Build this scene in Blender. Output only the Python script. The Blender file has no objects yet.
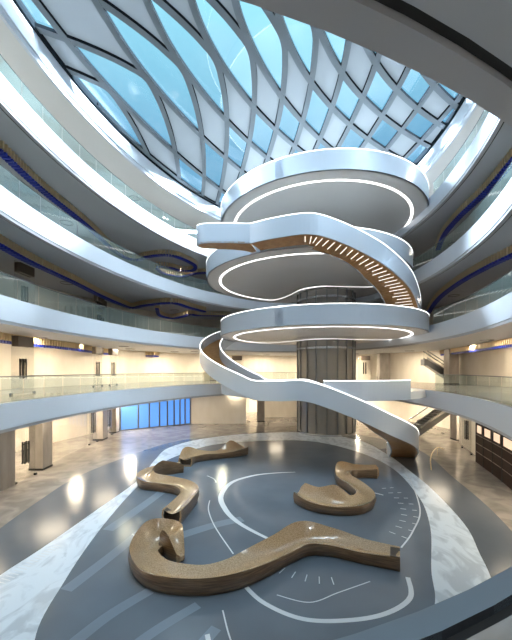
import bpy, bmesh, math, random
from mathutils import Vector, Matrix
R = math.radians
random.seed(4)
scene = bpy.context.scene
col = scene.collection

# ------------------------------------------------------------------ camera, light, exposure
EYE = 6.5                                   # eye height: standing on the second floor of the atrium
FPX = 326.0
cam_d = bpy.data.cameras.new('camera'); cam = bpy.data.objects.new('camera', cam_d); col.objects.link(cam)
cam.location = (0, 0, EYE); cam.rotation_euler = (R(90), 0, 0)
cam_d.sensor_fit = 'HORIZONTAL'; cam_d.sensor_width = 36.0; cam_d.lens = 36.0 * FPX / 512.0
cam_d.shift_y = 50.0 / 512.0                # architectural lens: verticals stay parallel
cam_d.clip_start = 0.05; cam_d.clip_end = 500
scene.camera = cam
scene.view_settings.view_transform = 'Standard'; scene.view_settings.look = 'None'
scene.view_settings.exposure = 0.9; scene.view_settings.gamma = 1.0
scene.view_settings.use_curve_mapping = False
scene.cycles.use_denoising = True
scene.cycles.max_bounces = 8; scene.cycles.diffuse_bounces = 4; scene.cycles.glossy_bounces = 4
scene.cycles.transparent_max_bounces = 24; scene.cycles.transmission_bounces = 6
scene.cycles.sample_clamp_indirect = 6.0
scene.cycles.caustics_reflective = False; scene.cycles.caustics_refractive = False

world = bpy.data.worlds.new('sky'); scene.world = world; world.use_nodes = True
wn = world.node_tree; wn.nodes.clear()
w_out = wn.nodes.new('ShaderNodeOutputWorld'); w_bg = wn.nodes.new('ShaderNodeBackground')
w_tc = wn.nodes.new('ShaderNodeTexCoord'); w_sep = wn.nodes.new('ShaderNodeSeparateXYZ')
w_ramp = wn.nodes.new('ShaderNodeValToRGB'); w_noise = wn.nodes.new('ShaderNodeTexNoise')
w_mix = wn.nodes.new('ShaderNodeMix'); w_mix.data_type = 'RGBA'
w_r2 = wn.nodes.new('ShaderNodeValToRGB')
wn.links.new(w_tc.outputs['Generated'], w_sep.inputs[0]); wn.links.new(w_sep.outputs['Z'], w_ramp.inputs[0])
e = w_ramp.color_ramp.elements
e[0].position = 0.0; e[0].color = (0.13, 0.27, 0.38, 1)
e[1].position = 1.0; e[1].color = (0.55, 0.85, 0.9, 1)
k = w_ramp.color_ramp.elements.new(0.55); k.color = (0.13, 0.35, 0.53, 1)
k = w_ramp.color_ramp.elements.new(0.74); k.color = (0.30, 0.66, 0.80, 1)
w_noise.inputs['Scale'].default_value = 3.0; w_noise.inputs['Detail'].default_value = 6
wn.links.new(w_tc.outputs['Generated'], w_noise.inputs['Vector'])
w_r2.color_ramp.elements[0].position = 0.5; w_r2.color_ramp.elements[0].color = (0, 0, 0, 1)
w_r2.color_ramp.elements[1].position = 0.8; w_r2.color_ramp.elements[1].color = (0.2, 0.2, 0.2, 1)
wn.links.new(w_noise.outputs[0], w_r2.inputs[0])
wn.links.new(w_r2.outputs[0], w_mix.inputs[0]); wn.links.new(w_ramp.outputs[0], w_mix.inputs[6])
w_mix.inputs[7].default_value = (0.8, 0.95, 1.0, 1)
wn.links.new(w_mix.outputs[2], w_bg.inputs[0]); w_bg.inputs[1].default_value = 0.75
wn.links.new(w_bg.outputs[0], w_out.inputs[0])

def sun(name, energy, color, elev, azim, angle):
    d = bpy.data.lights.new(name, 'SUN'); d.energy = energy; d.color = color; d.angle = R(angle)
    o = bpy.data.objects.new(name, d); col.objects.link(o)
    v = Vector((math.cos(R(elev)) * math.cos(R(azim)), math.cos(R(elev)) * math.sin(R(azim)), math.sin(R(elev))))
    o.rotation_euler = v.to_track_quat('Z', 'Y').to_euler(); o.location = (0, 20, 60)
    return o
sun('sun', 8.0, (0.80, 0.92, 1.0), 60, -50, 50)
sun('fill_sun_right', 26.0, (0.85, 0.95, 1.0), 27, 14, 15)          # added fill from the right, whitens the upper left fascias
sun('fill_sun_left', 28.0, (0.78, 0.9, 1.0), 29, 165, 20)      # added fill from the left, brightens the upper right fascias

# ------------------------------------------------------------------ plan of the place
def ellp(par, phi, off=0.0):
    cx, cy, a, b, th = par
    u = Vector((math.cos(R(th)), math.sin(R(th)))); v = Vector((u.y, -u.x))
    c, s = math.cos(R(phi)), math.sin(R(phi))
    near = math.exp(-(((phi % 360) - 156) / 24.0) ** 2)          # the edge where the viewer stands
    off += near * {19.4: 0.42, 20.2: -0.13}.get(a, 0.0)
    n = (u * (c / a) + v * (s / b)).normalized()
    return Vector((cx, cy)) + u * (a * c) + v * (b * s) + n * off
def inside(par, p, off=0.0):
    cx, cy, a, b, th = par
    u = Vector((math.cos(R(th)), math.sin(R(th)))); v = Vector((u.y, -u.x))
    d = Vector((p[0] - cx, p[1] - cy))
    return (d.dot(u) / (a + off)) ** 2 + (d.dot(v) / (b + off)) ** 2 < 1
RING = {5: (0.8, 20.7, 19.4, 11.35, 75.5), 10: (0.9, 21.3, 20.2, 12.15, 75),
        15: (0.93, 21.2, 20.1, 12.0, 75), 20: (1.0, 21.1, 20.0, 11.9, 74.8)}
CURB = (1.25, 21.5, 21.4, 12.76, 74.2)
WALL = (1.2, 22.5, 29.0, 20.5, 75)
def near3f(): pass

# ------------------------------------------------------------------ materials
MATS = {}
def mat(name, base=(0.8, 0.8, 0.8), rough=0.5, metal=0.0, emit=None, estr=0.0, alpha=1.0, spec=0.5, coat=0.0):
    m = bpy.data.materials.new(name); m.use_nodes = True; MATS[name] = m
    b = m.node_tree.nodes['Principled BSDF']
    b.inputs['Base Color'].default_value = (*base, 1); b.inputs['Roughness'].default_value = rough
    b.inputs['Metallic'].default_value = metal; b.inputs['Specular IOR Level'].default_value = spec
    b.inputs['Coat Weight'].default_value = coat; b.inputs['Coat Roughness'].default_value = 0.08
    if emit: b.inputs['Emission Color'].default_value = (*emit, 1); b.inputs['Emission Strength'].default_value = estr
    b.inputs['Alpha'].default_value = alpha
    return m
def noise_mix(m, ca, cb, scale=2.0, detail=6, stretch=(1, 1, 1), lo=0.4, hi=0.6, rough=None, distort=0.0, bump=0.0):
    nt = m.node_tree; b = nt.nodes['Principled BSDF']
    tc = nt.nodes.new('ShaderNodeTexCoord'); mp = nt.nodes.new('ShaderNodeMapping'); mp.inputs['Scale'].default_value = stretch
    nz = nt.nodes.new('ShaderNodeTexNoise'); nz.inputs['Scale'].default_value = scale; nz.inputs['Detail'].default_value = detail
    nz.inputs['Distortion'].default_value = distort
    rp = nt.nodes.new('ShaderNodeValToRGB'); rp.color_ramp.elements[0].position = lo; rp.color_ramp.elements[1].position = hi
    rp.color_ramp.elements[0].color = (*ca, 1); rp.color_ramp.elements[1].color = (*cb, 1)
    nt.links.new(tc.outputs['Object'], mp.inputs[0]); nt.links.new(mp.outputs[0], nz.inputs['Vector'])
    nt.links.new(nz.outputs[0], rp.inputs[0]); nt.links.new(rp.outputs[0], b.inputs['Base Color'])
    if bump:
        bp = nt.nodes.new('ShaderNodeBump'); bp.inputs['Strength'].default_value = bump; bp.inputs['Distance'].default_value = 0.02
        nt.links.new(nz.outputs[0], bp.inputs['Height']); nt.links.new(bp.outputs[0], b.inputs['Normal'])
    return m
def glass(name, tint, refl=0.08, fres=0.3, rough=0.02, haze=0.0, hazecol=(0.6, 0.75, 0.72)):
    m = bpy.data.materials.new(name); m.use_nodes = True; MATS[name] = m
    nt = m.node_tree; nt.nodes.clear()
    out = nt.nodes.new('ShaderNodeOutputMaterial'); tr = nt.nodes.new('ShaderNodeBsdfTransparent'); tr.inputs[0].default_value = (*tint, 1)
    gl = nt.nodes.new('ShaderNodeBsdfGlossy'); gl.inputs['Roughness'].default_value = rough
    lw = nt.nodes.new('ShaderNodeFresnel'); lw.inputs['IOR'].default_value = 1.45
    mx = nt.nodes.new('ShaderNodeMixShader')
    ad = nt.nodes.new('ShaderNodeMath'); ad.operation = 'MULTIPLY_ADD'; ad.inputs[1].default_value = fres; ad.inputs[2].default_value = refl
    nt.links.new(lw.outputs[0], ad.inputs[0]); nt.links.new(ad.outputs[0], mx.inputs[0])
    nt.links.new(tr.outputs[0], mx.inputs[1]); nt.links.new(gl.outputs[0], mx.inputs[2])
    last = mx
    if haze:
        df = nt.nodes.new('ShaderNodeBsdfDiffuse'); df.inputs[0].default_value = (*hazecol, 1)
        m2 = nt.nodes.new('ShaderNodeMixShader'); m2.inputs[0].default_value = haze
        nt.links.new(mx.outputs[0], m2.inputs[1]); nt.links.new(df.outputs[0], m2.inputs[2]); last = m2
    nt.links.new(last.outputs[0], out.inputs[0])
    return m

mat('white_fascia', (0.74, 0.79, 0.86), 0.38)
mat('curb_cap', (0.14, 0.18, 0.22), 0.3)
mat('fascia_trim', (0.17, 0.19, 0.22), 0.4)
mat('soffit_grey', (0.52, 0.55, 0.59), 0.5)
mat('edge_strip', (0.50, 0.51, 0.54), 0.35)
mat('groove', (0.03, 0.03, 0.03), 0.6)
mat('ceiling_white', (0.80, 0.80, 0.80), 0.5)
mat('platform_white', (0.62, 0.69, 0.78), 0.25, 0.15)
mat('platform_soffit', (0.80, 0.78, 0.76), 0.4)
mat('led', (1, 1, 1), 0.5, emit=(1.0, 0.98, 0.95), estr=1.4)
mat('led_soft', (1, 1, 1), 0.5, emit=(1.0, 0.93, 0.8), estr=0.8)
m = mat('stair_wood', (0.42, 0.23, 0.09), 0.35)
noise_mix(m, (0.36, 0.18, 0.065), (0.50, 0.28, 0.115), 3, 6, (1, 1, 6), 0.3, 0.7)
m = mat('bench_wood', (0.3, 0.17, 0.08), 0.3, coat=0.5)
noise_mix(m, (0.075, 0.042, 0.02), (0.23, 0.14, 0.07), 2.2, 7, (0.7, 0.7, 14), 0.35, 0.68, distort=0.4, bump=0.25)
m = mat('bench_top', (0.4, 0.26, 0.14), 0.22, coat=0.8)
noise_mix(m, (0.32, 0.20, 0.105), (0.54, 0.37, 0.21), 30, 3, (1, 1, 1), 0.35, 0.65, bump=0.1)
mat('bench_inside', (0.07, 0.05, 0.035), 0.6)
m = mat('floor_blue_grey', (0.16, 0.20, 0.24), 0.17, spec=0.6)
noise_mix(m, (0.115, 0.145, 0.18), (0.155, 0.19, 0.235), 0.35, 3, (1, 1, 1), 0.3, 0.7)
m = mat('floor_slate', (0.1, 0.12, 0.15), 0.2, spec=0.6)
noise_mix(m, (0.105, 0.125, 0.15), (0.135, 0.155, 0.18), 0.3, 3, (1, 1, 1), 0.3, 0.7)
m = mat('marble_white', (0.7, 0.75, 0.8), 0.24)
noise_mix(m, (0.52, 0.60, 0.69), (0.72, 0.81, 0.90), 1.3, 10, (1, 0.5, 1), 0.40, 0.53, distort=1.6)
m = mat('marble_beige', (0.5, 0.43, 0.35), 0.14)
noise_mix(m, (0.22, 0.20, 0.18), (0.33, 0.30, 0.27), 0.8, 8, (1, 1, 1), 0.38, 0.6, distort=1.0)
mat('floor_inlay', (0.70, 0.75, 0.80), 0.25)
mat('floor_streak', (0.21, 0.26, 0.32), 0.16)
m = mat('cream_wall', (0.80, 0.69, 0.53), 0.55)
noise_mix(m, (0.78, 0.72, 0.62), (0.86, 0.81, 0.72), 1.2, 7, (1, 1, 0.35), 0.3, 0.7)
mat('wall_grey', (0.42, 0.38, 0.34), 0.6)
m = mat('pillar_stone', (0.32, 0.29, 0.26), 0.3)
noise_mix(m, (0.25, 0.225, 0.20), (0.36, 0.33, 0.30), 2, 6, (1, 1, 0.3), 0.3, 0.7)
mat('black_metal', (0.03, 0.03, 0.03), 0.35, 0.6)
mat('bronze_box', (0.12, 0.095, 0.075), 0.4)
mat('steel', (0.50, 0.52, 0.54), 0.25, 0.9)
mat('steel_dark', (0.20, 0.21, 0.22), 0.3, 0.8)
mat('blue_window', (0.05, 0.12, 0.3), 0.2, emit=(0.12, 0.36, 1.0), estr=0.5)
mat('brown_cabinet', (0.035, 0.014, 0.008), 0.6, spec=0.2)
mat('brown_line', (0.30, 0.22, 0.16), 0.4)
mat('lit_display', (0.8, 0.7, 0.6), 0.4, emit=(1.0, 0.72, 0.48), estr=0.45)
mat('gold_fin', (0.78, 0.62, 0.38), 0.35, 0.3)
mat('blue_fin', (0.02, 0.045, 0.42), 0.35)
mat('rib_grey', (0.22, 0.245, 0.27), 0.9, spec=0.1)
mat('rim_black', (0.015, 0.02, 0.025), 1.0, spec=0.0)  # skylight rim, and the painted shade on the rib sides
m = bpy.data.materials.new('frosted_panel'); m.use_nodes = True; MATS['frosted_panel'] = m
nt = m.node_tree; nt.nodes.clear()
o_ = nt.nodes.new('ShaderNodeOutputMaterial'); t_ = nt.nodes.new('ShaderNodeBsdfTranslucent'); t_.inputs[0].default_value = (0.26, 0.29, 0.32, 1)
d_ = nt.nodes.new('ShaderNodeBsdfDiffuse'); d_.inputs[0].default_value = (0.36, 0.39, 0.42, 1)
x_ = nt.nodes.new('ShaderNodeMixShader'); x_.inputs[0].default_value = 0.965
nt.links.new(t_.outputs[0], x_.inputs[1]); nt.links.new(d_.outputs[0], x_.inputs[2]); nt.links.new(x_.outputs[0], o_.inputs[0])
glass('roof_glass', (0.90, 0.96, 1.0), 0.0, 0.12, 0.02)
glass('rail_glass', (0.80, 0.91, 0.89), 0.01, 0.2, 0.02, haze=0.10, hazecol=(0.45, 0.62, 0.60))
glass('shop_glass', (0.95, 0.95, 0.94), 0.01, 0.2, 0.02)
glass('lift_glass', (0.62, 0.60, 0.57), 0.10, 0.4, 0.08, haze=0.5, hazecol=(0.56, 0.54, 0.51))

# ------------------------------------------------------------------ mesh helpers
class MB:
    def __init__(s): s.v = []; s.f = []
    def add(s, vs, fs):
        n = len(s.v); s.v += [tuple(p) for p in vs]; s.f += [tuple(i + n for i in q) for q in fs]
    def quad(s, a, b, c, d): s.add([a, b, c, d], [(0, 1, 2, 3)])
    def box(s, c, d, rz=0.0):
        x, y, z = c; hx, hy, hz = d[0] / 2, d[1] / 2, d[2] / 2; cs, sn = math.cos(rz), math.sin(rz); vs = []
        for k in (-1, 1):
            for i, j in ((-1, -1), (1, -1), (1, 1), (-1, 1)):
                vs.append((x + i * hx * cs - j * hy * sn, y + i * hx * sn + j * hy * cs, z + k * hz))
        s.add(vs, [(3, 2, 1, 0), (4, 5, 6, 7), (0, 1, 5, 4), (1, 2, 6, 5), (2, 3, 7, 6), (3, 0, 4, 7)])
    def wallbox(s, a, b, z0, z1, th):        # upright slab from plan point a to b
        a = Vector(a[:2]); b = Vector(b[:2]); m = (a + b) / 2; d = b - a
        s.box((m.x, m.y, (z0 + z1) / 2), (d.length, th, z1 - z0), math.atan2(d.y, d.x))
    def tube(s, pts, r, n=8):
        pts = [Vector(p) for p in pts]; rings = []
        for i, p in enumerate(pts):
            t = (pts[min(i + 1, len(pts) - 1)] - pts[max(i - 1, 0)]).normalized()
            up = Vector((0, 0, 1)) if abs(t.z) < 0.9 else Vector((1, 0, 0))
            x = t.cross(up).normalized(); y = x.cross(t)
            rings.append([p + (x * math.cos(2 * math.pi * k / n) + y * math.sin(2 * math.pi * k / n)) * r for k in range(n)])
        s.loft(rings, closed=True, caps=True)
    def loft(s, rings, closed=True, caps=False, loop=False):
        n = len(rings[0]); vs = [p for r_ in rings for p in r_]; fs = []
        m = len(rings)
        for i in range(m if loop else m - 1):
            for k in range(n if closed else n - 1):
                a = i * n + k; b = i * n + (k + 1) % n; j = (i + 1) % m
                fs.append((a, b, j * n + (k + 1) % n, j * n + k))
        if caps and not loop: fs += [tuple(range(n - 1, -1, -1)), tuple((m - 1) * n + k for k in range(n))]
        s.add(vs, fs)
    def prism(s, poly, z0, z1):
        n = len(poly); vs = [(p[0], p[1], z0) for p in poly] + [(p[0], p[1], z1) for p in poly]
        s.add(vs, [tuple(range(n - 1, -1, -1)), tuple(range(n, 2 * n))] + [(i, (i + 1) % n, n + (i + 1) % n, n + i) for i in range(n)])
    def build(s, name, material, parent=None, smooth=False):
        me = bpy.data.meshes.new(name); me.from_pydata(s.v, [], s.f); me.update()
        bm = bmesh.new(); bm.from_mesh(me); bmesh.ops.recalc_face_normals(bm, faces=bm.faces); bm.to_mesh(me); bm.free()
        me.materials.append(MATS[material])
        if smooth:
            for p in me.polygons: p.use_smooth = True
        o = bpy.data.objects.new(name, me); col.objects.link(o)
        if parent is not None:
            o.parent = parent; o.matrix_parent_inverse = Matrix.Translation(parent.location).inverted() if parent.rotation_euler.z == 0 else parent.matrix_basis.inverted()
        return o
def tag(o, label=None, cat=None, group=None, kind=None):
    if label: o['label'] = label
    if cat: o['category'] = cat
    if group: o['group'] = group
    if kind: o['kind'] = kind
    return o
def empty(name, loc, label, cat, group=None, kind=None):
    o = bpy.data.objects.new(name, None); col.objects.link(o); o.location = loc; o.empty_display_size = 0.3
    return tag(o, label, cat, group, kind)
def spline(pts, n=8, closed=False):
    """Catmull-Rom through the points; points may carry any number of values."""
    out = []; m = len(pts)
    seg = m if closed else m - 1
    for i in range(seg):
        p = [pts[(i + k) % m] if closed else pts[max(0, min(m - 1, i + k))] for k in (-1, 0, 1, 2)]
        for j in range(n):
            t = j / n
            out.append(tuple(0.5 * (2 * b + (c - a) * t + (2 * a - 5 * b + 4 * c - d) * t * t + (3 * b - 3 * c + d - a) * t ** 3) for a, b, c, d in zip(*p)))
    if not closed: out.append(tuple(float(v) for v in pts[-1]))
    return out
def annulus(inner, outer, z):
    mb = MB(); n = len(inner)
    mb.add([(p[0], p[1], z) for p in inner] + [(p[0], p[1], z) for p in outer], [(i, (i + 1) % n, n + (i + 1) % n, n + i) for i in range(n)])
    return mb
def unproj(x, y, z):                         # a plan point seen at a picture position, for a known height
    Y = FPX * (z - EYE) / (370.0 - y); return ((x - 256) * Y / FPX, Y)

# ------------------------------------------------------------------ ground floor and its inlays
def closed_ring(pts, n=10): return spline(pts, n, True)
tag(MB.build((lambda b: (b.prism([ellp(WALL, f, 0.5) for f in range(0, 360, 4)], -0.3, 0.0), b)[1])(MB()), 'floor', 'marble_beige'),
    'polished beige marble ground floor around the atrium', kind='structure')
outer_pts = [(-10.5, 13.4), (-10.8, 16.5), (-10.9, 19.3), (-10.2, 22.8), (-7.9, 28.8), (-4.6, 31.7), (0.5, 34.2), (6, 34.8), (10.8, 32), (13.0, 28.5), (13.1, 24.8), (12.0, 20.0), (11.2, 16.2), (10.3, 13.1), (8.6, 8.5), (6.0, 4.5), (1.5, 2.2), (-4, 2.5), (-8.3, 6.3), (-9.9, 10)]
marb_pts = [(-8.3, 8.2), (-8.1, 10.3), (-7.8, 11.9), (-7.4, 15.1), (-6.95, 19.3), (-7.3, 23.5), (-7.2, 27.5), (-4.6, 31.2), (0.5, 33.6), (6, 33.6), (9.5, 30), (10.1, 25), (9.9, 21), (9.6, 17.8), (8.8, 13.8), (7.9, 11.5), (7.2, 9.9), (5.5, 6.8), (1.5, 4.2), (-4.5, 4.2)]
inner_pts = [(-5.3, 7.8), (-5.9, 10.1), (-6.3, 12.8), (-6.55, 16), (-6.6, 18.5), (-6.55, 21.5), (-6.1, 24.3), (-3.7, 28.3), (1.2, 30.0), (5.2, 29.6), (8.0, 26.0), (9.0, 21.8), (8.4, 17.0), (7.3, 13.7), (5.7, 10.6), (4.8, 8.8), (2.5, 6.0), (-0.5, 5.0), (-3.6, 5.8)]
def sheet(name, mname, outer, z, label):
    b = MB(); b.add([(p[0], p[1], z) for p in outer], [tuple(range(len(outer)))])
    return tag(b.build(name, mname), label, kind='structure')
sheet('floor', 'floor_slate', closed_ring(outer_pts), 0.004, 'dark slate ring in the ground floor')
sheet('floor', 'marble_white', closed_ring(marb_pts), 0.008, 'white veined marble crescents in the ground floor')
sheet('floor', 'floor_blue_grey', closed_ring(inner_pts), 0.012, 'blue grey polished centre of the ground floor')
b = MB()
def stripline(pts, w, z=0.016, n=10, closed=False, taper=False):
    P = spline(pts, n, closed); L = []; m = len(P)
    for i, p in enumerate(P):
        a = P[(i - 1) % m] if closed else P[max(0, i - 1)]; c = P[(i + 1) % m] if closed else P[min(m - 1, i + 1)]
        t = Vector((c[0] - a[0], c[1] - a[1])).normalized(); nrm = Vector((-t.y, t.x))
        ww = w * (0.25 + 0.75 * math.sin(math.pi * (i + 0.5) / m)) if taper else w
        L.append([(p[0] + nrm.x * ww / 2, p[1] + nrm.y * ww / 2, z), (p[0] - nrm.x * ww / 2, p[1] - nrm.y * ww / 2, z)])
    b.loft(L, closed=False, loop=closed)
stripline([(2.5, 20.7), (1.1, 20.5), (-0.2, 20.0), (-1.4, 18.8), (-1.8, 16.8), (-1.4, 15.1), (-0.7, 13.8), (0.4, 12.6), (1.3, 11.9)], 0.26, taper=True)
stripline([(-0.4, 9.9), (0.2, 9.1), (1.2, 8.5), (2.4, 8.45), (3.5, 8.7), (4.4, 9.3), (4.75, 10.2)], 0.14)
stripline([(-2.3, 16.2), (-2.2, 15.1), (-1.7, 13.5), (-0.8, 11.5)], 0.05)
stripline([(9.4, 20.6), (8.9, 18.6), (7.6, 15.1), (6.3, 13.1), (5.3, 11.9)], 0.06)
stripline([(0.6, 9.4), (1.5, 9.1), (2.4, 9.5), (3.5, 10.0)], 0.035)
stripline([(-1.2, 8.0), (-0.9, 7.2), (-0.3, 6.5)], 0.12)
stripline([(-0.9, 8.8), (-0.5, 7.6), (0.2, 6.9)], 0.04)
stripline([(-4.9, 12.9), (-4.3, 12.4), (-3.8, 12.3)], 0.07)
stripline([(-3.0, 20.0), (-2.5, 19.4), (-2.3, 18.8)], 0.07)
stripline([(-7.3, 21.5), (-6.8, 20.8), (-6.3, 20.4)], 0.07)
stripline([(5.6, 17.8), (6.6, 16.9)], 0.09)
for i in range(9):                                                     # radial tick marks beside the benches
    for rr, ln in ((5.0, 0.25), (5.5, 0.2)):
        a = R(-48 + i * 7.5); c = Vector((2.0, 16.8))
        d = Vector((math.cos(a), math.sin(a)))
        p, q = c + d * rr, c + d * (rr + ln); stripline([tuple(p), tuple(q)], 0.05, n=1)
for i in range(7):
    a = R(215 + i * 9); c = Vector((2.4, 12.6)); d = Vector((math.cos(a), math.sin(a)))
    stripline([tuple(c + d * 2.4), tuple(c + d * 2.75)], 0.03, n=1)
for i in range(16):
    a = i * 0.085; p = Vector((-8.0 + 0.03 * i, 10.0 + i * 0.14)); stripline([(p.x + 0.05, p.y), (p.x + 0.4, p.y - 0.1)], 0.04, n=1)
tag(b.build('floor', 'floor_inlay'), 'thin white inlaid arcs and tick marks in the ground floor', kind='structure')
b = MB()
for pts, w in (([(-5.6, 9.6), (-5.0, 11.6), (-4.4, 14.0)], 0.42), ([(-4.5, 7.4), (-3.9, 8.6), (-3.1, 9.6)], 0.35), ([(-3.6, 6.6), (-2.6, 8.0), (-1.6, 9.0)], 0.3),
               ([(-6.0, 13.2), (-5.4, 15.6), (-5.0, 17.4)], 0.5), ([(-2.4, 6.2), (-1.6, 7.2), (-1.0, 8.2)], 0.3), ([(-3.2, 12.6), (-1.8, 13.6), (-0.6, 14.2)], 0.5)):
    stripline(pts, w, 0.014)
tag(b.build('floor', 'floor_streak'), 'paler grey bands across the blue grey ground floor', kind='structure')

# ------------------------------------------------------------------ floor rings, fascias, ceilings, outer wall
PH = [i * 2.0 for i in range(180)]
LVL = {5: 'second', 10: 'third', 15: 'fourth', 20: 'fifth'}
for z in (5, 10, 15, 20):
    e0 = RING[z]
    ring = lambda off: [ellp(e0, f, off) for f in PH]
    wall_in = [ellp(WALL, f, -0.02) for f in PH]
    b = annulus(ring(0.24), wall_in, z); tag(b.build('floor', 'marble_beige'), 'pale stone floor of the %s storey gallery' % LVL[z], kind='structure')
    # underside
    b = annulus(ring(0.34), wall_in, z - 1.27); tag(b.build('ceiling', 'soffit_grey'), 'plain grey ceiling under the %s storey gallery' % LVL[z], kind='structure')
    b = MB()
    prof = [(0.45, 0.0), (0.38, 0.0), (0.38, -0.06), (0.24, -0.06), (0.24, 0.02), (0.0, 0.02), (0.0, -1.14)]
    b.loft([[(*ellp(e0, f, o), z + h) for o, h in prof[-2:]] for f in PH], closed=False, loop=True)
    bc = MB(); bc.loft([[(*ellp(e0, f, o), z + h) for o, h in ((0.16, -0.06), (0.16, 0.02), (0.0, 0.02))] for f in PH], closed=False, loop=True)
    tag(bc.build('trim_%d' % (z // 5 + 30), 'curb_cap'), 'grey blue cap along the %s storey edge' % LVL[z], kind='structure')
    tag(b.build('trim_%d' % (z // 5), 'white_fascia', smooth=False), 'white curved fascia at the edge of the %s storey gallery' % LVL[z], kind='structure')
    b = MB()
    b.loft([[(*ellp(e0, f, o), z + h) for o, h in ((0.0, -1.14), (0.05, -1.14), (0.05, -1.30), (0.26, -1.30), (0.26, -1.24))] for f in PH], closed=False, loop=True)
    tag(b.build('trim_%d' % (z // 5 + 10), 'edge_strip'), 'grey lower edge strip of the %s storey fascia' % LVL[z], kind='structure')
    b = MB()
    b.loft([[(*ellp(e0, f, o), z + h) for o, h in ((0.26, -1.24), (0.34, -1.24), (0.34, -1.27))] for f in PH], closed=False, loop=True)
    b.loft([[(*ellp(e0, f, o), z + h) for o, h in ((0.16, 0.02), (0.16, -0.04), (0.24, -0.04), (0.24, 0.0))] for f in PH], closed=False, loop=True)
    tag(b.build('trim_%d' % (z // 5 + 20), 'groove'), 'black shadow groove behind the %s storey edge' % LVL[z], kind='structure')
b = MB(); b.loft([[(*ellp(WALL, f), -0.3), (*ellp(WALL, f), 26.0)] for f in PH], closed=False, loop=True)
tag(b.build('wall_back', 'cream_wall'), 'cream stone wall behind the galleries', kind='structure')
b = annulus([ellp(CURB, f, 0.3) for f in PH], [ellp(WALL, f, 0.02) for f in PH], 24.0)
tag(b.build('ceiling', 'ceiling_white'), 'white ceiling of the top gallery under the roof', kind='structure')
b = annulus([ellp(CURB, f, 0.0) for f in PH], [ellp(WALL, f, 0.02) for f in PH], 25.9)
tag(b.build('ceiling', 'ceiling_white'), 'roof deck around the skylight', kind='structure')
b = MB(); b.loft([[(*ellp(CURB, f, o), h) for o, h in ((0.3, 24.0), (0.3, 23.9), (0.12, 23.9), (0.12, 24.2), (0.0, 24.2), (0.0, 25.25))] for f in PH], closed=False, loop=True)
tag(b.build('trim_40', 'white_fascia'), 'white band around the foot of the skylight', kind='structure')
b = MB(); b.loft([[(*ellp(CURB, f, o), h) for o, h in ((0.0, 25.25), (-0.14, 25.25), (-0.14, 25.5), (0.0, 25.9))] for f in PH], closed=False, loop=True)
tag(b.build('trim_41', 'rim_black'), 'black gasket around the skylight', kind='structure')

# ------------------------------------------------------------------ skylight: two families of crossing arcs
ZS = 25.5
cxS, cyS, aS, bS, thS = 1.3, 22.0, 20.8, 12.7, 73.5
uS = Vector((math.cos(R(thS)), math.sin(R(thS)))); vS = Vector((uS.y, -uS.x))
def s2w(x, t, z=ZS): p = Vector((cxS, cyS)) + vS * x + uS * t; return (p.x, p.y, z)
def interp(x, xs, ys):
    if x <= xs[0]: return ys[0]
    for i in range(1, len(xs)):
        if x <= xs[i]: return ys[i - 1] + (ys[i] - ys[i - 1]) * (x - xs[i - 1]) / (xs[i] - xs[i - 1])
    return ys[-1]
X0 = [-34, -30.5, -27.5, -24.8, -22.2, -19.8, -17.5, -15.2, -12.95, -10.75, -7.8, -5.25, -3.0, -0.8, 1.2, 3.0, 4.9, 6.9, 9.1, 11.5, 14, 16.6, 19.4, 22.4, 25.5, 28.8, 32.4]
def gP(t): return 0.054 * abs(t + 5.0) ** 1.72
def gQ(t):
    u = abs(t + 3.0); return 0.135 * (u ** 1.45 if u > 1 else u * u) 
def FP(x0): return interp(x0, [-13, -10.8, -7.8, -5.3, -3, -0.8, 1.2, 3, 5, 9, 20], [0.36, 0.42, 0.62, 0.8, 1.02, 1.03, 1.35, 1.6, 1.8, 1.9, 1.9])
def FQ(x0): return interp(x0, [-10.7, -7.8, -5.2, -3, -0.8, 1.2, 2.8, 5, 9], [0.75, 0.92, 0.88, 0.92, 1.0, 0.95, 0.85, 0.8, 0.8])
def cP(i, t): return X0[i] + FP(X0[i]) * gP(t)
def cQ(i, t):
    steep = interp(X0[i], [-10.7, -7.8, -5.2, -3, 1], [5, 3.5, 1.9, 1.7, 1.5]) if t < -3 else 1.0
    return X0[i] - FQ(X0[i]) * gQ(t) * steep
def halfw(t):
    # the curb ellipse in this frame: width of the opening at t, both sides
    lo, hi = -16.0, 16.0
    f = lambda x: inside(CURB, s2w(x, t)[:2], -0.05)
    if not f(0.0): return None
    a, c = lo, 0.0
    for _ in range(18):
        m_ = (a + c) / 2
        if f(m_): c = m_
        else: a = m_
    L = c; a, c = 0.0, hi
    for _ in range(18):
        m_ = (a + c) / 2
        if f(m_): a = m_
        else: c = m_
    return L, a
sky = empty('window_1', (1.3, 22, 25.4), 'lens shaped skylight of blue glass and frosted panels', None, kind='structure')
TS = [-22 + 0.35 * i for i in range(127)]
HW = {i: halfw(t) for i, t in enumerate(TS)}
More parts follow.
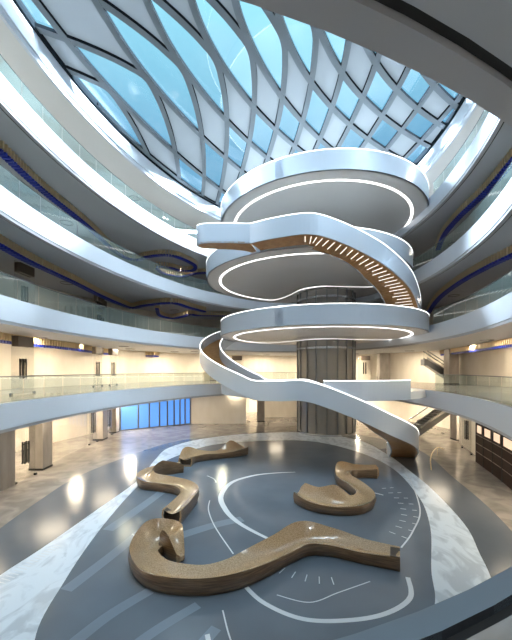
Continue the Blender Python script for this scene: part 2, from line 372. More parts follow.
for fam, fn in (('P', cP), ('Q', cQ)):
    for i in range(len(X0)):
        run = []; runs = []
        for k_, t in enumerate(TS):
            hw = HW[k_]; x = fn(i, t)
            if hw and hw[0] - 0.3 < x < hw[1] + 0.3: run.append((max(hw[0], min(hw[1], x)), t))
            else:
                if len(run) > 2: runs.append(run)
                run = []
        if len(run) > 2: runs.append(run)
        if not runs: continue
        b = MB()
        for run in runs:
            rings = []
            for j, (x, t) in enumerate(run):
                p0 = run[max(0, j - 1)]; p1 = run[min(len(run) - 1, j + 1)]
                d = Vector((p1[0] - p0[0], p1[1] - p0[1])).normalized(); n_ = Vector((-d.y, d.x)) * 0.18
                zz = ZS + (0.0 if fam == 'P' else 0.006)
                rings.append([s2w(x + n_.x, t + n_.y, zz - 0.15), s2w(x + n_.x, t + n_.y, zz + 0.06), s2w(x - n_.x, t - n_.y, zz + 0.06), s2w(x - n_.x, t - n_.y, zz - 0.15)])
            b.loft(rings, closed=True, caps=True)
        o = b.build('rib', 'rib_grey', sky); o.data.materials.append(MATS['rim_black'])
        for p in o.data.polygons:                                  # rib sides painted black so they read as shaded
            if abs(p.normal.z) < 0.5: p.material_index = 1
cells = []
FT = [-22 + 0.1 * i for i in range(441)]
FHW = [halfw(t) for t in FT]
for i in range(len(X0) - 1):
    for j in range(len(X0) - 1):
        run = []; 
        for k_, t in enumerate(FT):
            hw = FHW[k_]
            ok = False
            if hw:
                lo = max(cP(i, t), cQ(j, t), hw[0]); hi = min(cP(i + 1, t), cQ(j + 1, t), hw[1])
                if hi - lo > 0.02: run.append((lo, hi, t)); ok = True
            if not ok or k_ == len(FT) - 1:
                if len(run) > 3: cells.append((j - i, run))
                run = []
area = lambda c: sum(h - l for l, h, t in c[1])
cells.sort(key=area, reverse=True)
def cell_mesh(b, run, z):
    b.loft([[s2w(l, t, z), s2w(h, t, z)] for l, h, t in run], closed=False)
cb = [c for c in cells if c[0] % 2 == 0]; cw = [c for c in cells if c[0] % 2]
for lst, nm, mt, z in ((cb, 'glass_pane', 'roof_glass', ZS + 0.03), (cw, 'frosted_pane', 'frosted_panel', ZS + 0.04)):
    for c in lst[:90]:
        b = MB(); cell_mesh(b, c[1], z); b.build(nm, mt, sky)
    if len(lst) > 90:
        b = MB()
        for c in lst[90:]: cell_mesh(b, c[1], z)
        tag(b.build(nm, mt, sky), kind='stuff')

# ------------------------------------------------------------------ round platforms on the lift side
C5, C4, C3 = (5.78, 30.0), (4.49, 30.0), (5.78, 30.0)
RO = 8.97; LIFT = (7.4, 34.6)
def circ(c, r, a): return (c[0] + r * math.cos(R(a)), c[1] + r * math.sin(R(a)))
def platform(c, z, label, spans=None):
    t = empty('platform', (c[0], c[1], z - 0.5), label, 'platform', 'round platforms beside the glass lift')
    b = MB(); A = [i * 3 for i in range(120)]
    b.loft([[(*circ(c, r, a), z + h) for r, h in ((8.8, -0.02), (8.95, -0.53), (0.01, -0.53), (0.01, -0.02))] for a in A], closed=True, loop=True)
    b.build('deck', 'platform_soffit', t)
    if spans is None:
        keep = [a for a in range(-120, 245, 2) if inside(RING[z], circ(c, RO, a), 0.1)]
        spans = []; s0 = keep[0]; pv = keep[0]
        for a in keep[1:] + [9999]:
            if a != pv + 2: spans.append((s0, pv)); s0 = a
            pv = a
    b = MB(); bl = MB()
    for s, e_ in spans:
        n = max(2, int((e_ - s) / 2)); AA = [s + (e_ - s) * i / n for i in range(n + 1)]
        b.loft([[(*circ(c, r, a), z + h) for r, h in ((RO, -0.53), (RO, 0.80), (RO - 0.14, 0.80), (RO - 0.14, -0.53))] for a in AA], closed=True, caps=True)
        bl.loft([[(*circ(c, r, a), z + h) for r, h in ((RO + 0.015, 0.78), (RO + 0.015, 0.83), (RO - 0.06, 0.83), (RO - 0.06, 0.78))] for a in AA], closed=True, caps=True)
    b.build('parapet', 'platform_white', t, smooth=False); bl.build('rim_light', 'led', t)
    # light line in the soffit: a circle with a bay left out round the lift
    path = []
    for a in range(0, 360, 4):
        r = 7.75; d = Vector((math.cos(R(a)), math.sin(R(a))))
        lv = Vector((LIFT[0] - c[0], LIFT[1] - c[1])); lr = 3.75
        # shorten where the ray meets the bay circle
        bb = d.dot(lv); disc = bb * bb - (lv.length_squared - lr * lr)
        if disc > 0 and bb > 0: r = min(r, bb - math.sqrt(disc))
        path.append(r)
    sm = path[:]
    for _ in range(2): sm = [(sm[i - 1] + 2 * sm[i] + sm[(i + 1) % len(sm)]) / 4 for i in range(len(sm))]
    b = MB(); L = []
    for i, r in enumerate(sm):
        a = i * 4; L.append([(*circ(c, r + 0.1, a), z - 0.50), (*circ(c, r + 0.1, a), z - 0.545), (*circ(c, r - 0.1, a), z - 0.545), (*circ(c, r - 0.1, a), z - 0.50)])
    b.loft(L, closed=True, loop=True); b.build('ring_light', 'led', t)
    return t
platform(C5, 20, 'uppermost white round platform, just below the skylight')
platform(C4, 15, 'second highest round platform, shifted left, behind the upper flight of stairs')
platform(C3, 10, 'third highest round platform, above the lower spiral stair')
platform((5.78, 30.0), 5, 'lowest round platform level with the second floor, behind the lower stair', [(150, 236), (261, 303)])

# ------------------------------------------------------------------ stairs
def resample(P, step):
    P = [Vector(p) for p in P]; out = [P[0]]; acc = 0
    for i in range(1, len(P)):
        seg = (P[i] - P[i - 1]); L = seg.length; pos = step - acc
        while pos <= L: out.append(P[i - 1] + seg * (pos / L)); pos += step
        acc = (acc + L) % step if L + acc >= step else acc + L
    return out
def stair(path, width, label, treads=True, lights_from=0.0, up=0.82, dn=0.43, cut=None):
    """path: outer edge (x, y, z of the walking surface) listed downwards, the well lies to its left."""
    P = [Vector(p) for p in spline(path, 8)]
    N = []
    for i in range(len(P)):
        d = P[min(i + 1, len(P) - 1)] - P[max(i - 1, 0)]; d.z = 0; d.normalize(); N.append(Vector((-d.y, d.x, 0)))
    t = empty('spiral_stair', tuple(P[0]), label, 'staircase')
    I = [p + n * width for p, n in zip(P, N)]
    Z = Vector((0, 0, 1))
    def low(p, h): return Vector((p.x, p.y, max(0.02, p.z + h)))
    for L, sgn in ((P, 1), (I, -1)):
        b = MB(); b.loft([[low(p, -dn), low(p, up), low(p + n * 0.09 * sgn, up), low(p + n * 0.09 * sgn, -dn)] for p, n in zip(L, N)], closed=True, caps=True)
        b.build('stringer', 'platform_white', t)
        b = MB(); b.loft([[low(p - n * 0.01 * sgn, up - 0.02), low(p - n * 0.01 * sgn, up + 0.03), low(p + n * 0.06 * sgn, up + 0.03), low(p + n * 0.06 * sgn, up - 0.02)] for p, n in zip(L, N)], closed=True, caps=True)
        b.build('handrail_light', 'led', t)
    b = MB(); b.loft([[low(p + n * 0.09, -dn + 0.02), low(q - n * 0.09, -dn + 0.02), low(q - n * 0.09, -dn + 0.08), low(p + n * 0.09, -dn + 0.08)] for p, q, n in zip(P, I, N)], closed=True, caps=True)
    b.build('soffit', 'stair_wood', t)
    if treads:
        S = resample(P, 0.40); SI = []
        k_ = 0
        for i, s in enumerate(S):
            j = min(range(len(P)), key=lambda q: (P[q] - s).length)
            n = N[j]; d = Vector((n.y, -n.x, 0))
            if s.z < 0.2: continue
            a = s + n * 0.1; c = s + n * (width - 0.1)
            b = MB(); hw = d * 0.19
            slope = abs(P[min(j + 1, len(P) - 1)].z - P[max(j - 1, 0)].z) > 0.02
            zt = s.z
            if not slope: continue
            b.add([(a - hw) , (a + hw), (c + hw * 0.85), (c - hw * 0.85)] + [x - Z * 0.15 for x in ((a - hw), (a + hw), (c + hw * 0.85), (c - hw * 0.85))],
                  [(0, 1, 2, 3), (7, 6, 5, 4), (0, 4, 5, 1), (1, 5, 6, 2), (2, 6, 7, 3), (3, 7, 4, 0)])
            tr = b.build('tread', 'stair_wood', t)
            if i * 0.40 >= lights_from >= 0:
                b = MB(); w = d * 0.02
                a2 = s + n * 0.35; c2 = s + n * (width - 0.75 - 0.2 * (i % 2)); hz = -dn + 0.0
                b.add([a2 - w + Z * hz, a2 + w + Z * hz, c2 + w + Z * hz, c2 - w + Z * hz] + [x + Z * (hz + 0.03) for x in (a2 - w, a2 + w, c2 + w, c2 - w)],
                      [(0, 1, 2, 3), (7, 6, 5, 4), (0, 4, 5, 1), (1, 5, 6, 2), (2, 6, 7, 3), (3, 7, 4, 0)])
                b.build('step_light', 'led_soft', tr)
    return t
RS = 10.8
pathA = [(*circ(C3, RS, a), 10.0 + (5.0 - 10.0) * (a - 150) / 87.0) for a in range(150, 237, 9)]
pathA += [(*circ(C3, RS, a), 5.0) for a in (237, 246, 256)]
pathA += [(5.83, 19.2, 4.05), (8.0, 19.45, 3.05), (9.96, 20.6, 2.14), (11.0, 22.0, 1.38), (11.6, 23.6, 0.62), (11.9, 24.9, 0.05)]
stair(pathA, 1.8, 'lower spiral stair curling from the third floor platform down to the lobby', lights_from=-1)
pathB = [(-0.4, 20.75, 15.0), (1.1, 19.95, 15.0), (3.2, 19.35, 15.0), (5.05, 19.6, 14.64), (7.0, 19.85, 13.84), (8.5, 20.4, 13.18), (10.3, 21.7, 12.38), (11.7, 23.4, 11.5), (12.9, 25.5, 10.76), (13.6, 27.4, 10.0)]
tb = stair(pathB, 2.2, 'upper stair with lit wooden underside, running from the fourth floor down to the right', lights_from=3.0)
# landing at the head of the upper flight, with its rounded end
land = [(-0.4, 20.75), (-1.6, 20.68), (-2.8, 20.68), (-3.5, 20.8), (-3.85, 21.15), (-3.6, 21.6), (-2.8, 21.75), (-1.6, 21.9), (-0.6, 22.2), (0.2, 22.9)]
LP = spline(land, 6)
b = MB(); b.prism([(p[0], p[1]) for p in LP], 14.57 + 0.01, 14.66); b.build('landing', 'stair_wood', tb)
b = MB(); cpt = Vector((-1.0, 21.4))
def inn(p, d): v = Vector((p[0], p[1])); w = (cpt - v); w = w.normalized() if w.length > 0 else w; return v + w * d
b.loft([[(p[0], p[1], 14.57), (p[0], p[1], 15.82), (*inn(p, 0.09), 15.82), (*inn(p, 0.09), 14.57)] for p in LP[:44]], closed=True, caps=True)
b.build('landing_parapet', 'platform_white', tb)
b = MB(); b.loft([[(p[0], p[1], 15.80), (p[0], p[1], 15.85), (*inn(p, 0.07), 15.85), (*inn(p, 0.07), 15.80)] for p in LP[:44]], closed=True, caps=True)
b.build('handrail_light', 'led', tb)

# ------------------------------------------------------------------ glass lift shaft
lf = empty('lift_shaft', (LIFT[0], LIFT[1], 0), 'tall round glass lift shaft with steel mullions behind the stairs', 'lift')
b = MB(); b.loft([[(*circ(LIFT, 2.95, a), h) for h in (0.15, 19.4)] for a in range(0, 360, 6)], closed=False, loop=True); b.build('glass_drum', 'lift_glass', lf, True)
for k_ in range(18):
    a = k_ * 20; p = circ(LIFT, 3.0, a); b = MB(); b.box((*p, 9.8), (0.14, 0.10, 19.2), R(a)); b.build('mullion', 'steel_dark', lf)
for h in (0.1, 3.9, 5.0, 8.7, 10.3, 13.7, 15.3, 18.7):
    b = MB(); b.loft([[(*circ(LIFT, r, a), h + dz) for r, dz in ((3.06, -0.1), (3.06, 0.1), (2.9, 0.1), (2.9, -0.1))] for a in range(0, 360, 8)], closed=True, loop=True)
    b.build('ring_beam', 'steel', lf)
for k_, (dx, dy) in enumerate(((-1.2, 0), (1.2, 0.2))):
    b = MB(); b.box((LIFT[0] + dx, LIFT[1] + dy, 9.6), (1.7, 1.7, 19.0)); b.build('inner_core', 'steel', lf)
for k_, (dx, h) in enumerate(((-1.2, 2.0), (1.2, 6.6))):
    b = MB(); b.box((LIFT[0] + dx, LIFT[1] - 1.35, h), (1.5, 0.9, 2.4)); cr = b.build('lift_car', 'steel', lf)
    b = MB(); b.box((LIFT[0] + dx, LIFT[1] - 1.82, h), (0.04, 0.03, 2.2)); b.build('door_seam', 'groove', cr)

# ------------------------------------------------------------------ glass balustrades
SIDE = {5: 'second', 10: 'third', 15: 'fourth', 20: 'fifth'}
disc_c = {5: C3, 10: C3, 15: C4, 20: C5}
for z in (5, 10, 15, 20):
    e0 = RING[z]
    t = empty('glass_balustrade', (*ellp(e0, 270, 0.3), z), {5: 'lowest clear glass balustrade with steel handrail, around the second floor gallery', 10: 'glass balustrade around the third floor gallery, second from the bottom',
              15: 'glass balustrade around the fourth floor gallery, second from the top', 20: 'topmost glass balustrade, just below the skylight band'}[z], 'balustrade', 'glass balustrades around the galleries')
    step = 4.5
    f = 0.0; segs = []
    while f < 360:
        a, c = ellp(e0, f, 0.31), ellp(e0, f + step, 0.31)
        mid = (a + c) / 2
        dc = Vector((disc_c[z][0], disc_c[z][1]))
        if (mid - dc).length > RO + 0.3 and mid.length > 7.0: segs.append(f)
        f += step
    hh = 1.18 if z == 5 else 1.2
    for f in segs:
        b = MB(); A3 = [f + step * q / 3 for q in range(4)]
        A3[0] += 0.08; A3[-1] -= 0.08
        b.loft([[(*ellp(e0, q, 0.31), z - 0.05), (*ellp(e0, q, 0.31), z + hh)] for q in A3], closed=False)
        b.build('glass_panel', 'rail_glass', t)
    runs = []; run = [segs[0]]
    for f in segs[1:]:
        if abs(f - run[-1] - step) < 0.01: run.append(f)
        else: runs.append(run); run = [f]
    runs.append(run)
    for run in runs:
        b = MB(); n = len(run) * 3
        b.tube([(*ellp(e0, run[0] + step * q / 3.0, 0.31), z + hh + 0.015) for q in range(n + 1)], 0.025 if z == 5 else 0.02, 6); b.build('handrail', 'steel_dark', t)

# ------------------------------------------------------------------ sculptural benches
def bench(path, label, caps=(True, True), n=7):
    """path points: x, y, half width, height of the left edge, height of the right edge"""
    P = spline(path, n); t = empty('bench', (path[0][0], path[0][1], 0.0), label, 'bench', 'sculptural wooden benches in the lobby')
    side = []; top = []
    for i, p in enumerate(P):
        a = P[max(0, i - 1)]; c = P[min(len(P) - 1, i + 1)]
        d = Vector((c[0] - a[0], c[1] - a[1])).normalized(); nr = Vector((-d.y, d.x))
        w, hl, hr = p[2], p[3], p[4]; o = Vector((p[0], p[1])); z0 = 0.02
        def pt(s, z): q = o + nr * s; return (q.x, q.y, z)
        side.append([pt(w * 0.97, hl), pt(w * 1.06, hl * 0.6), pt(w * 0.92, 0.12), pt(w * 0.86, z0), pt(-w * 0.86, z0), pt(-w * 0.92, 0.12), pt(-w * 1.06, hr * 0.6), pt(-w * 0.97, hr)])
        lo = min(hl, hr); m1 = lo * 0.74
        prof = []
        for q in range(11):
            s = 1 - q / 5.0
            base = m1 + (hl - m1) * max(0, s) ** 1.7 + (hr - m1) * max(0, -s) ** 1.7
            prof.append(pt(w * 0.97 * s, base))
        top.append(prof)
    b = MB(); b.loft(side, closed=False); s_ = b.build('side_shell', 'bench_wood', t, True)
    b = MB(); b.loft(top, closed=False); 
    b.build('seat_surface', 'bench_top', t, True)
    for which, (sd, tp) in (('end_rim', (side[0], top[0])), ('end_rim', (side[-1], top[-1]))):
        loop = [Vector(q) for q in sd] + [Vector(q) for q in tp[-2:0:-1]]
        cen = sum(loop, Vector()) / len(loop)
        adj = Vector((P[1 if sd is side[0] else -2][0] - P[0 if sd is side[0] else -1][0], P[1 if sd is side[0] else -2][1] - P[0 if sd is side[0] else -1][1], 0)).normalized()
        inner = [cen + (q - cen) * 0.84 for q in loop]; deep = [q + adj * 0.3 for q in inner]
        if not caps[0 if sd is side[0] else 1]:
            b = MB(); b.loft([loop, [cen + (q - cen) * 0.55 - adj * 0.12 for q in loop]], closed=True); b.add([cen + (q - cen) * 0.55 - adj * 0.12 for q in loop], [tuple(range(len(loop)))]); b.build('end_cap', 'bench_top', t); continue
        b = MB(); b.loft([loop, inner], closed=True); b.build('end_rim', 'bench_top', t)
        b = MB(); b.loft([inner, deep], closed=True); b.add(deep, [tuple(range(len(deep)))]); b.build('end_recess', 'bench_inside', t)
    return t
bench([(-2.55, 11.0, .16, .35, .35), (-2.85, 11.35, .34, .98, .9), (-3.2, 11.8, .42, .6, .9), (-3.6, 11.6, .46, .42, 1.0), (-3.75, 10.9, .46, .42, .68), (-3.25, 10.2, .46, .42, .5), (-2.6, 9.85, .48, .42, .55), (-1.6, 9.75, .48, .40, .56), (-.7, 10.0, .5, .46, .56),
       (.1, 10.5, .46, .62, .5), (.9, 11.15, .42, .72, .44), (1.75, 11.7, .42, .9, .48), (2.7, 11.65, .42, .68, .44), (3.7, 11.2, .4, .52, .42), (4.75, 10.75, .36, .50, .5)][::1],
      'largest curved wooden bench, nearest the viewer, sweeping across the lobby floor', (False, True))
bench([(-3.55, 13.7, .42, .62, .62), (-3.35, 14.9, .42, .58, .6), (-3.3, 16.2, .45, .5, .62), (-3.9, 17.2, .46, .5, .58), (-5.0, 17.75, .48, .48, .6), (-6.0, 18.1, .46, .5, .7), (-6.45, 19.1, .46, .5, .8), (-6.05, 20.2, .46, .5, .98), (-5.3, 20.6, .42, .5, .8), (-4.75, 20.9, .4, .5, .5)],
      'S-shaped wooden bench at left with its open end towards the largest bench')
bench([(-4.75, 21.9, .45, .6, .6), (-4.6, 22.9, .45, 1.05, .5), (-3.8, 23.6, .45, .6, .5), (-2.7, 24.1, .45, .48, .45), (-1.7, 24.6, .5, 1.1, .5), (-0.9, 25.3, .45, .6, .6)],
      'farthest wooden bench, small and low, behind the S-shaped one', (True, False))
bench([(2.15, 16.1, .4, .85, .55), (2.75, 15.35, .5, .85, .45), (3.7, 14.95, .52, 1.05, .42), (4.7, 15.1, .5, .55, .45), (5.35, 15.9, .45, .5, .5), (5.3, 17.1, .42, .5, .55), (4.95, 18.4, .42, .55, .6), (5.35, 19.6, .45, .9, .55), (6.3, 19.95, .45, .6, .5), (7.3, 19.75, .4, .65, .6)],
      'hook-shaped wooden bench right of centre, below the foot of the stair', (False, False))

# ------------------------------------------------------------------ finned ribbons under the ceilings
def ribbon(pix, ceil, label, sp=0.27, depth=0.62):
    z = ceil - 0.2
    pts = [unproj(x, y, z) for x, y in pix]; P = spline(pts, 14)
    Q = [Vector((p[0], p[1], 0)) for p in P]; S = resample(Q, sp)
    t = empty('ceiling_ribbon', (S[0].x, S[0].y, ceil), label, 'ceiling ribbon', 'finned ribbons under the gallery ceilings')
    bg = MB(); bb_ = MB(); 
    for i, s in enumerate(S):
        d = (S[min(i + 1, len(S) - 1)] - S[max(i - 1, 0)]).normalized(); n = Vector((-d.y, d.x, 0)); a = math.atan2(d.y, d.x)
        bg.box((s.x, s.y, ceil - depth * 0.35), (0.10, 0.52, depth * 0.68), a)
        bb_.box((s.x, s.y, ceil - depth * 0.85), (0.16, 0.40, depth * 0.26), a)
    bg.build('gold_fins', 'gold_fin', t)
    bb_.build('blue_fins', 'blue_fin', t)
    b = MB(); b.loft([[(q.x, q.y, ceil - depth * 0.55), (q.x, q.y, ceil - depth * 0.68)] for q in S], closed=False); b.build('carrier_rail', 'gold_fin', t)
    return t
ribbon([(-30, 330), (0, 336), (37, 341), (70, 345), (100, 350), (125, 353), (140, 355)], 8.73, 'striped blue ribbon along the left ceiling above the second floor gallery')
ribbon([(135, 354), (158, 354), (167, 360), (184, 360.5), (199, 357)], 8.73, 'short wavy blue ribbon under the ceiling just left of the lower stair')
ribbon([(-30, 222), (0, 240), (32, 258), (75, 279), (100, 292), (120, 301), (132, 305), (145, 302.5), (172, 300), (190, 305), (205, 309)], 13.73, 'long finned ribbon on the left ceiling above the third floor gallery')
ribbon([(157, 306), (160, 313), (172, 316), (183, 314), (190, 312), (200, 313), (230, 313.5)], 13.73, 'looping ribbon tail on the left ceiling above the third floor gallery')
ribbon([(-30, 122), (0, 146), (25, 170), (50, 192), (87, 222), (110, 244), (124, 254), (137, 257), (147, 254), (165, 252), (180, 255), (195, 263), (192, 268), (180, 268), (170, 265), (157, 264)], 18.73, 'long finned ribbon with a loop on the left ceiling above the fourth floor gallery')
ribbon([(157, 266), (164, 271), (182, 274), (195, 271), (210, 270)], 18.73, 'short ribbon tail on the left ceiling above the fourth floor gallery')
ribbon([(540, 337), (512, 341), (470, 348), (443, 352), (430, 355), (428, 357.2), (434, 358.5), (451, 358.6)], 8.73, 'blue ribbon bending back on the right ceiling above the second floor gallery')
ribbon([(540, 235), (512, 250), (488, 262), (459, 279), (439, 295), (430, 308), (430, 314), (445, 320)], 13.73, 'blue ribbon with a hooked end on the right ceiling above the third floor gallery')
ribbon([(540, 120), (512, 156), (486, 187), (461, 211), (445, 230), (438, 246)], 18.73, 'purple blue finned ribbon on the right ceiling above the fourth floor gallery')

# ------------------------------------------------------------------ shop fronts, doors, pillars
def pillar(x, y, z0, z1, w, d, rz, label):
    t = empty('pillar', (x, y, z0), label, 'pillar', 'stone pillars around the lobby' if z0 < 1 else 'stone pillars on the galleries')
    b = MB(); b.box((x, y, (z0 + z1) / 2), (w, d, z1 - z0), rz); b.build('shaft', 'pillar_stone', t)
    b = MB(); b.box((x, y, z0 + 0.06), (w + 0.04, d + 0.04, 0.12), rz); b.build('plinth', 'black_metal', t)
    return t
def glass_door(x, y, z0, rz, label, h=3.6, w=2.0, box=True, hb=1.3, two=True):
    t = empty('glass_door', (x, y, z0), label, 'door', 'frameless glass shop doors')
    cs, sn = math.cos(rz), math.sin(rz)
    def at(s, n=0.0): return (x + cs * s - sn * n, y + sn * s + cs * n)
    for s in (-1, 1):
        b = MB(); b.box((*at(s * w / 4), z0 + h / 2 + 0.02), (w / 2 - 0.03, 0.02, h - 0.04), rz); lf_ = b.build('leaf', 'shop_glass', t)
        b = MB(); b.box((*at(s * 0.16, -0.07), z0 + 0.95 + hb / 2), (0.10, 0.05, hb), rz); b.box((*at(s * 0.16, 0.07), z0 + 0.95 + hb / 2), (0.10, 0.05, hb), rz)
        b.box((*at(s * 0.16), z0 + 1.1), (0.04, 0.16, 0.04), rz); b.box((*at(s * 0.16), z0 + 0.8 + hb), (0.04, 0.16, 0.04), rz)
        b.build('handle', 'black_metal', lf_)
        b = MB(); b.box((*at(s * w / 2), z0 + 0.06), (0.16, 0.12, 0.12), rz); b.build('floor_pivot', 'black_metal', t)
    if box:
        b = MB(); b.box((*at(0), z0 + h - 0.35), (1.35, 0.4, 0.62), rz); b.build('header_box', 'bronze_box', t)
    return t
RL = R(90)
# ground floor, left side
glass_door(-13.7, 19.4, 0, RL, 'left-most lobby glass door with tall black handles, between beige panels', 3.7, 1.7, False)
glass_door(-14.4, 28.9, 0, RL, 'lobby glass door beside the far left pillar, next to the blue windows', 3.7, 1.4, False, 1.9)
glass_door(-14.5, 32.2, 0, RL, 'narrow lobby glass door touching the left end of the blue windows', 3.7, 1.2, False, 1.7)
pillar(-14.25, 21.6, 0, 3.72, 1.0, 0.9, RL, 'wide stone pillar right of the left-most lobby glass door')
pillar(-14.6, 30.6, 0, 3.72, 1.0, 0.9, RL, 'stone pillar between two lobby glass doors, left of the blue windows')
pillar(-14.75, 33.9, 0, 3.72, 0.7, 0.7, RL, 'pale slim pillar at the left end of the blue windows')
def panel(a, c, z0, z1, mname, label, cat='wall panel'):
    b = MB(); b.wallbox(a, c, z0, z1, 0.15); return tag(b.build('wall_panel', mname), label, cat)
panel((-13.7, 14.0), (-13.7, 18.45), 0, 3.72, 'pillar_stone', 'dark beige wall panel at the far left edge of the lobby')
b = MB(); b.wallbox((-14.3, 22.3), (-14.55, 28.1), 0.05, 3.7, 0.03)
tag(b.build('shop_window', 'shop_glass'), 'clear shop window right of the wide left pillar showing a warm room', 'window')
# blue windows
bw = empty('blue_window_wall', (-11, 37, 0), 'row of bright blue windows in dark frames at the back left of the lobby', 'window')
A_, B_ = Vector((-14.5, 34.8)), Vector((-7.9, 39.2))
splits = [0, .235, .385, .53, .645, .745, .835, .915, 1.0]
for k_ in range(8):
    a = A_.lerp(B_, splits[k_] * 1.0); c = A_.lerp(B_, splits[k_ + 1])
    b = MB(); b.wallbox(a, c, 0.08, 3.6, 0.05); b.build('window_pane', 'blue_window', bw)
for k_, s in enumerate(splits):
    p = A_.lerp(B_, s); b = MB(); b.box((p.x, p.y, 1.86), (0.16, 0.16, 3.7), R(33)); b.build('mullion', 'steel_dark', bw)
for h in (0.06, 3.15, 3.66):
    b = MB(); b.wallbox(A_, B_, h - 0.05, h + 0.05, 0.14); b.build('transom', 'steel_dark', bw)
b = MB(); b.wallbox((-7.9, 39.3), (-1.2, 39.6), 0, 3.72, 0.2); tag(b.build('wall_left', 'cream_wall'), 'cream marble wall right of the blue windows', kind='structure')
glass_door(-1.5, 40.6, 0, 0, 'glass door with black handle at the back, right of the cream wall', 3.7, 1.3, True, 1.6)
pillar(0.6, 41.3, 0, 3.72, 0.95, 0.9, 0, 'grey stone pillar at the back of the lobby, left of the lift')
b = MB(); b.wallbox((1.1, 44.8), (13.0, 45.5), 0, 3.72, 0.2); tag(b.build('wall_back', 'cream_wall'), 'cream wall at the back of the lobby behind the lift', kind='structure')
# ground floor, right side
pillar(18.95, 30.4, 0, 3.72, 1.1, 1.0, 0, 'stone pillar at the right side of the lobby beside the cream door panel')
glass_door(16.85, 26.1, 0, R(72), 'cream backed door with one black handle on the right of the lobby', 3.7, 2.4, False, 1.5)
panel((18.3, 29.2), (16.3, 23.4), 0, 3.72, 'cream_wall', 'cream wall behind the right hand lobby door')
cab = None
Pc = [(15.75, 23.0), (15.35, 21.7), (14.95, 20.3), (14.5, 18.9), (13.9, 17.2), (13.3, 15.6)]
cab_l = ['brown panelled unit next to the cream door on the right', 'second brown panelled unit from the cream door on the right', 'third brown panelled unit from the cream door, at the picture edge', 'fourth brown panelled unit from the cream door', 'fifth brown panelled unit from the cream door']
for k_ in range(4):
    a, c = Vector(Pc[k_]), Vector(Pc[k_ + 1]); t = empty('shop_unit', (*((a + c) / 2), 0), cab_l[k_], 'cabinet', 'brown panelled units on the right side of the lobby')
    b = MB(); b.wallbox(a + (c - a) * 0.04, c - (c - a) * 0.04, 0, 3.72, 0.4); b.build('body', 'brown_cabinet', t)
    d = (c - a).normalized(); n = Vector((d.y, -d.x)); n = n if n.x < 0 else -n
    o = n * 0.21
    for h in (0.75, 1.35, 1.95):
        b = MB(); b.wallbox(a + o + d * 0.08, c + o - d * 0.08, h, h + 0.035, 0.03); b.build('panel_line', 'brown_line', t)
    b = MB(); b.wallbox(a + o + d * 0.3, c + o - d * 0.3, 2.15, 2.65, 0.04); b.build('lit_display', 'lit_display', t)
    for s, q in ((0.16, 0.2),):
        b = MB(); b.wallbox(a + o + d * 0.02, a + o + d * 0.05, 0, 3.7, 0.05); b.build('joint', 'groove', t)
# galleries: doors and pillars
glass_door(-14.5, 20.3, 5, RL, 'glass door with tall black handles on the second floor, far left', 3.6, 2.0, True, 1.25)
glass_door(-14.4, 29.7, 5, RL, 'glass door on the second floor left, first of the two close together', 3.6, 1.6, True, 1.3)
glass_door(-14.0, 32.0, 5, RL, 'glass door on the second floor left, second of the two close together', 3.6, 1.6, True, 1.3)
glass_door(-15.6, 22.0, 10, RL, 'glass door on the third floor, far left', 3.6, 2.0, True, 1.2)
glass_door(-14.9, 31.0, 10, RL, 'glass door on the third floor left, nearer of the two distant ones', 3.6, 1.6, True, 0.8)
glass_door(-15.6, 33.0, 10, RL, 'glass door on the third floor left, farther of the two distant ones', 3.6, 1.6, True, 0.8)
glass_door(22.6, 34.3, 5, R(80), 'glass door with black handle on the second floor right', 3.6, 1.6, True, 1.3)
glass_door(23.2, 37.4, 5, R(70), 'glass door on the second floor right, farther back between stone pillars', 3.6, 1.2, False, 1.1)
pillar(20.6, 34.4, 5, 8.7, 1.0, 1.0, 0, 'stone pillar on the second floor right, left of the glass door')
pillar(22.2, 38.6, 5, 8.7, 0.9, 0.9, 0, 'stone pillar on the second floor right, behind the glass door')
pillar(17.0, 43.5, 5, 8.7, 1.4, 1.0, 0, 'stone pillar far back on the second floor, right of the lift')
pillar(12.6, 46.0, 5, 8.7, 1.4, 1.0, 0, 'stone pillar far back on the second floor, close behind the lift')
pillar(-6.0, 46.0, 5, 8.7, 0.9, 0.9, 0, 'stone pillar far back on the second floor, left of the lift')
glass_door(15.0, 45.0, 5, 0, 'far glass door on the second floor, right of the lift', 3.5, 1.8, True, 1.6)
glass_door(19.6, 43.0, 5, R(-25), 'far glass door on the second floor, beside the escalator', 3.5, 1.8, True, 1.6)
glass_door(-2.6, 45.0, 5, 0, 'far glass door on the second floor, seen inside the loop of the lower stair', 3.5, 1.8, True, 1.2)

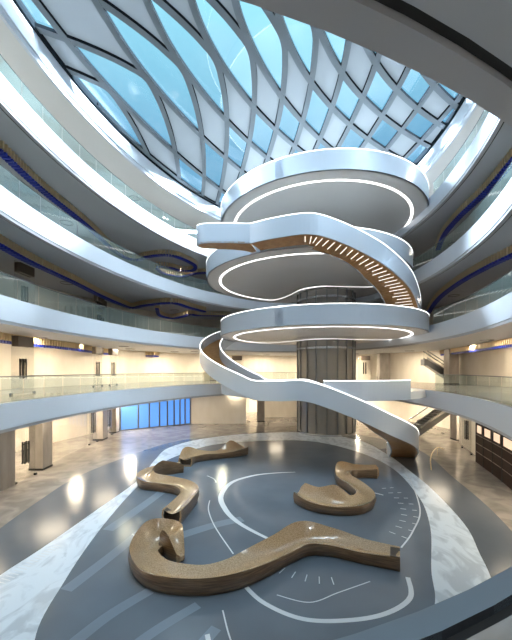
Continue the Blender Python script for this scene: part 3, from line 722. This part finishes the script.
# ------------------------------------------------------------------ escalators and curved rail
def escalator(p0, p1, w, label):
    p0, p1 = Vector(p0), Vector(p1); d = p1 - p0; h = Vector((d.x, d.y, 0)).normalized(); n = Vector((-h.y, h.x, 0)) * (w / 2); Z = Vector((0, 0, 1))
    t = empty('escalator', tuple(p0), label, 'escalator')
    b = MB(); b.loft([[p - n - Z * 0.7, p + n - Z * 0.7, p + n, p - n] for p in (p0 - h * 0.3, p0 + Z * 0.0, p1, p1 + h * 0.3)], closed=True, caps=True); b.build('truss', 'steel_dark', t)
    for s in (-1, 1):
        b = MB(); q = n * s; b.loft([[p + q, p + q + Z * 0.85, p + q * 1.04 + Z * 0.85, p + q * 1.04] for p in (p0, p1)], closed=True, caps=True); b.build('balustrade', 'shop_glass', t)
        b = MB(); b.tube([p0 + q * 1.02 + Z * 0.2 - h * 0.5, p0 + q * 1.02 + Z * 0.88 - h * 0.3, p0 + q * 1.02 + Z * 0.9, p1 + q * 1.02 + Z * 0.9], 0.06, 6); b.build('handrail', 'steel', t)
        b = MB(); b.loft([[p + q * 1.05 - Z * 0.05, p + q * 1.05 + Z * 0.2, p + q * 0.9 + Z * 0.2, p + q * 0.9 - Z * 0.05] for p in (p0, p1)], closed=True, caps=True); b.build('skirt', 'steel', t)
    m_ = int(d.length / 0.4)
    for i in range(1, m_):
        b = MB(); p = p0 + d * (i / m_); b.box((p.x, p.y, p.z + 0.05), (0.36, w * 0.8, 0.16), math.atan2(h.y, h.x)); b.build('step', 'steel_dark', t)
    return t
escalator((22.4, 36.0, 5.3), (18.9, 36.4, 7.7), 1.1, 'escalator on the second floor right, climbing to the left under the blue ribbon')
escalator((16.0, 32.6, 0.7), (20.0, 33.6, 3.0), 1.1, 'escalator rising to the right at the back right of the lobby')
rail = empty('curved_rail', (11.4, 21.2, 0), 'thin brass curved rail on the lobby floor right of the stair foot', 'handrail')
b = MB(); b.tube(spline([(11.4, 21.2, 0.0), (11.4, 21.3, 0.6), (12.0, 22.2, 0.85), (13.8, 24.8, 0.6), (15.4, 26.8, 0.03)], 8), 0.035, 8); b.build('rail_bar', 'gold_fin', rail)
b = MB(); b.tube([(13.8, 24.8, 0.6), (13.8, 24.8, 0.0)], 0.02, 8); b.build('post', 'gold_fin', rail)

# ------------------------------------------------------------------ lamps in the galleries
def area(name, loc, size, energy, color, rot=(0, 0, 0)):
    d = bpy.data.lights.new(name, 'AREA'); d.shape = 'DISK'; d.size = size; d.energy = energy; d.color = color
    o = bpy.data.objects.new(name, d); col.objects.link(o); o.location = loc; o.rotation_euler = rot; return o
WARM = (1.0, 0.84, 0.62)
def downlight(x, y, zc, energy, color, where, size=0.9):
    t = empty('ceiling_lamp', (x, y, zc), 'round recessed ceiling lamp ' + where, 'lamp', 'recessed ceiling lamps')
    b = MB(); b.loft([[(x + r * math.cos(R(a)), y + r * math.sin(R(a)), zc + h) for r, h in ((size / 2 + 0.06, 0.0), (size / 2 + 0.06, -0.05), (size / 2, -0.05), (size / 2, 0.0))] for a in range(0, 360, 20)], closed=True, loop=True)
    b.build('rim', 'steel', t)
    l = area('lamp_glow', (x, y, zc - 0.06), size, energy, color); l.parent = t; l.matrix_parent_inverse = Matrix.Translation(t.location).inverted()
for zc, nm, en in ((3.72, 'lobby', 270), (8.72, 'second floor', 260)):
    for f in (225, 243, 258, 272, 286, 300, 318, 338, 0, 22, 45, 66, 84, 104):
        q = ellp(WALL, f, -3.0); downlight(q.x, q.y, zc, en, WARM, 'over the %s gallery near the outer wall' % nm)
for f in (232, 246, 260, 274, 290, 308, 326, 346, 20, 52, 64, 98, 112):
    q = ellp(RING[5], f, 0.85 if 80 < f < 120 else 2.0); downlight(q.x, q.y, 3.72, 55, WARM, 'over the lobby near the gallery edge', 1.2 if 80 < f < 120 else 1.9)
for f in (240, 262, 284, 310, 72, 95):
    q = ellp(RING[10], f, 3.4); downlight(q.x, q.y, 8.72, 70, WARM, 'over the second floor walkway near the railing', 0.8)
for f in (140, 158, 176, 194):  # unseen cool lamps, added to brighten the floor and ceiling near the camera
    q = ellp(RING[10], f, 4.5); downlight(q.x, q.y, 8.72, 85, (0.82, 0.92, 1.0), 'added out of view over the second floor near the viewer', 0.8)
for zc, nm, en in ((13.72, 'third floor', 30), (18.72, 'fourth floor', 30)):
    for f in (240, 270, 300, 0, 60, 90, 115):
        q = ellp(WALL, f, -3.0); downlight(q.x, q.y, zc, en, (1, 0.88, 0.75), 'over the %s gallery near the outer wall' % nm)
for f in (235, 260, 285, 320, 0, 45, 80, 110):  # lamps added to brighten the top gallery and its ceiling
    q = ellp(WALL, f, -4.0); downlight(q.x, q.y, 23.98, 120, (0.9, 0.95, 1), 'over the fifth floor gallery near the outer wall')
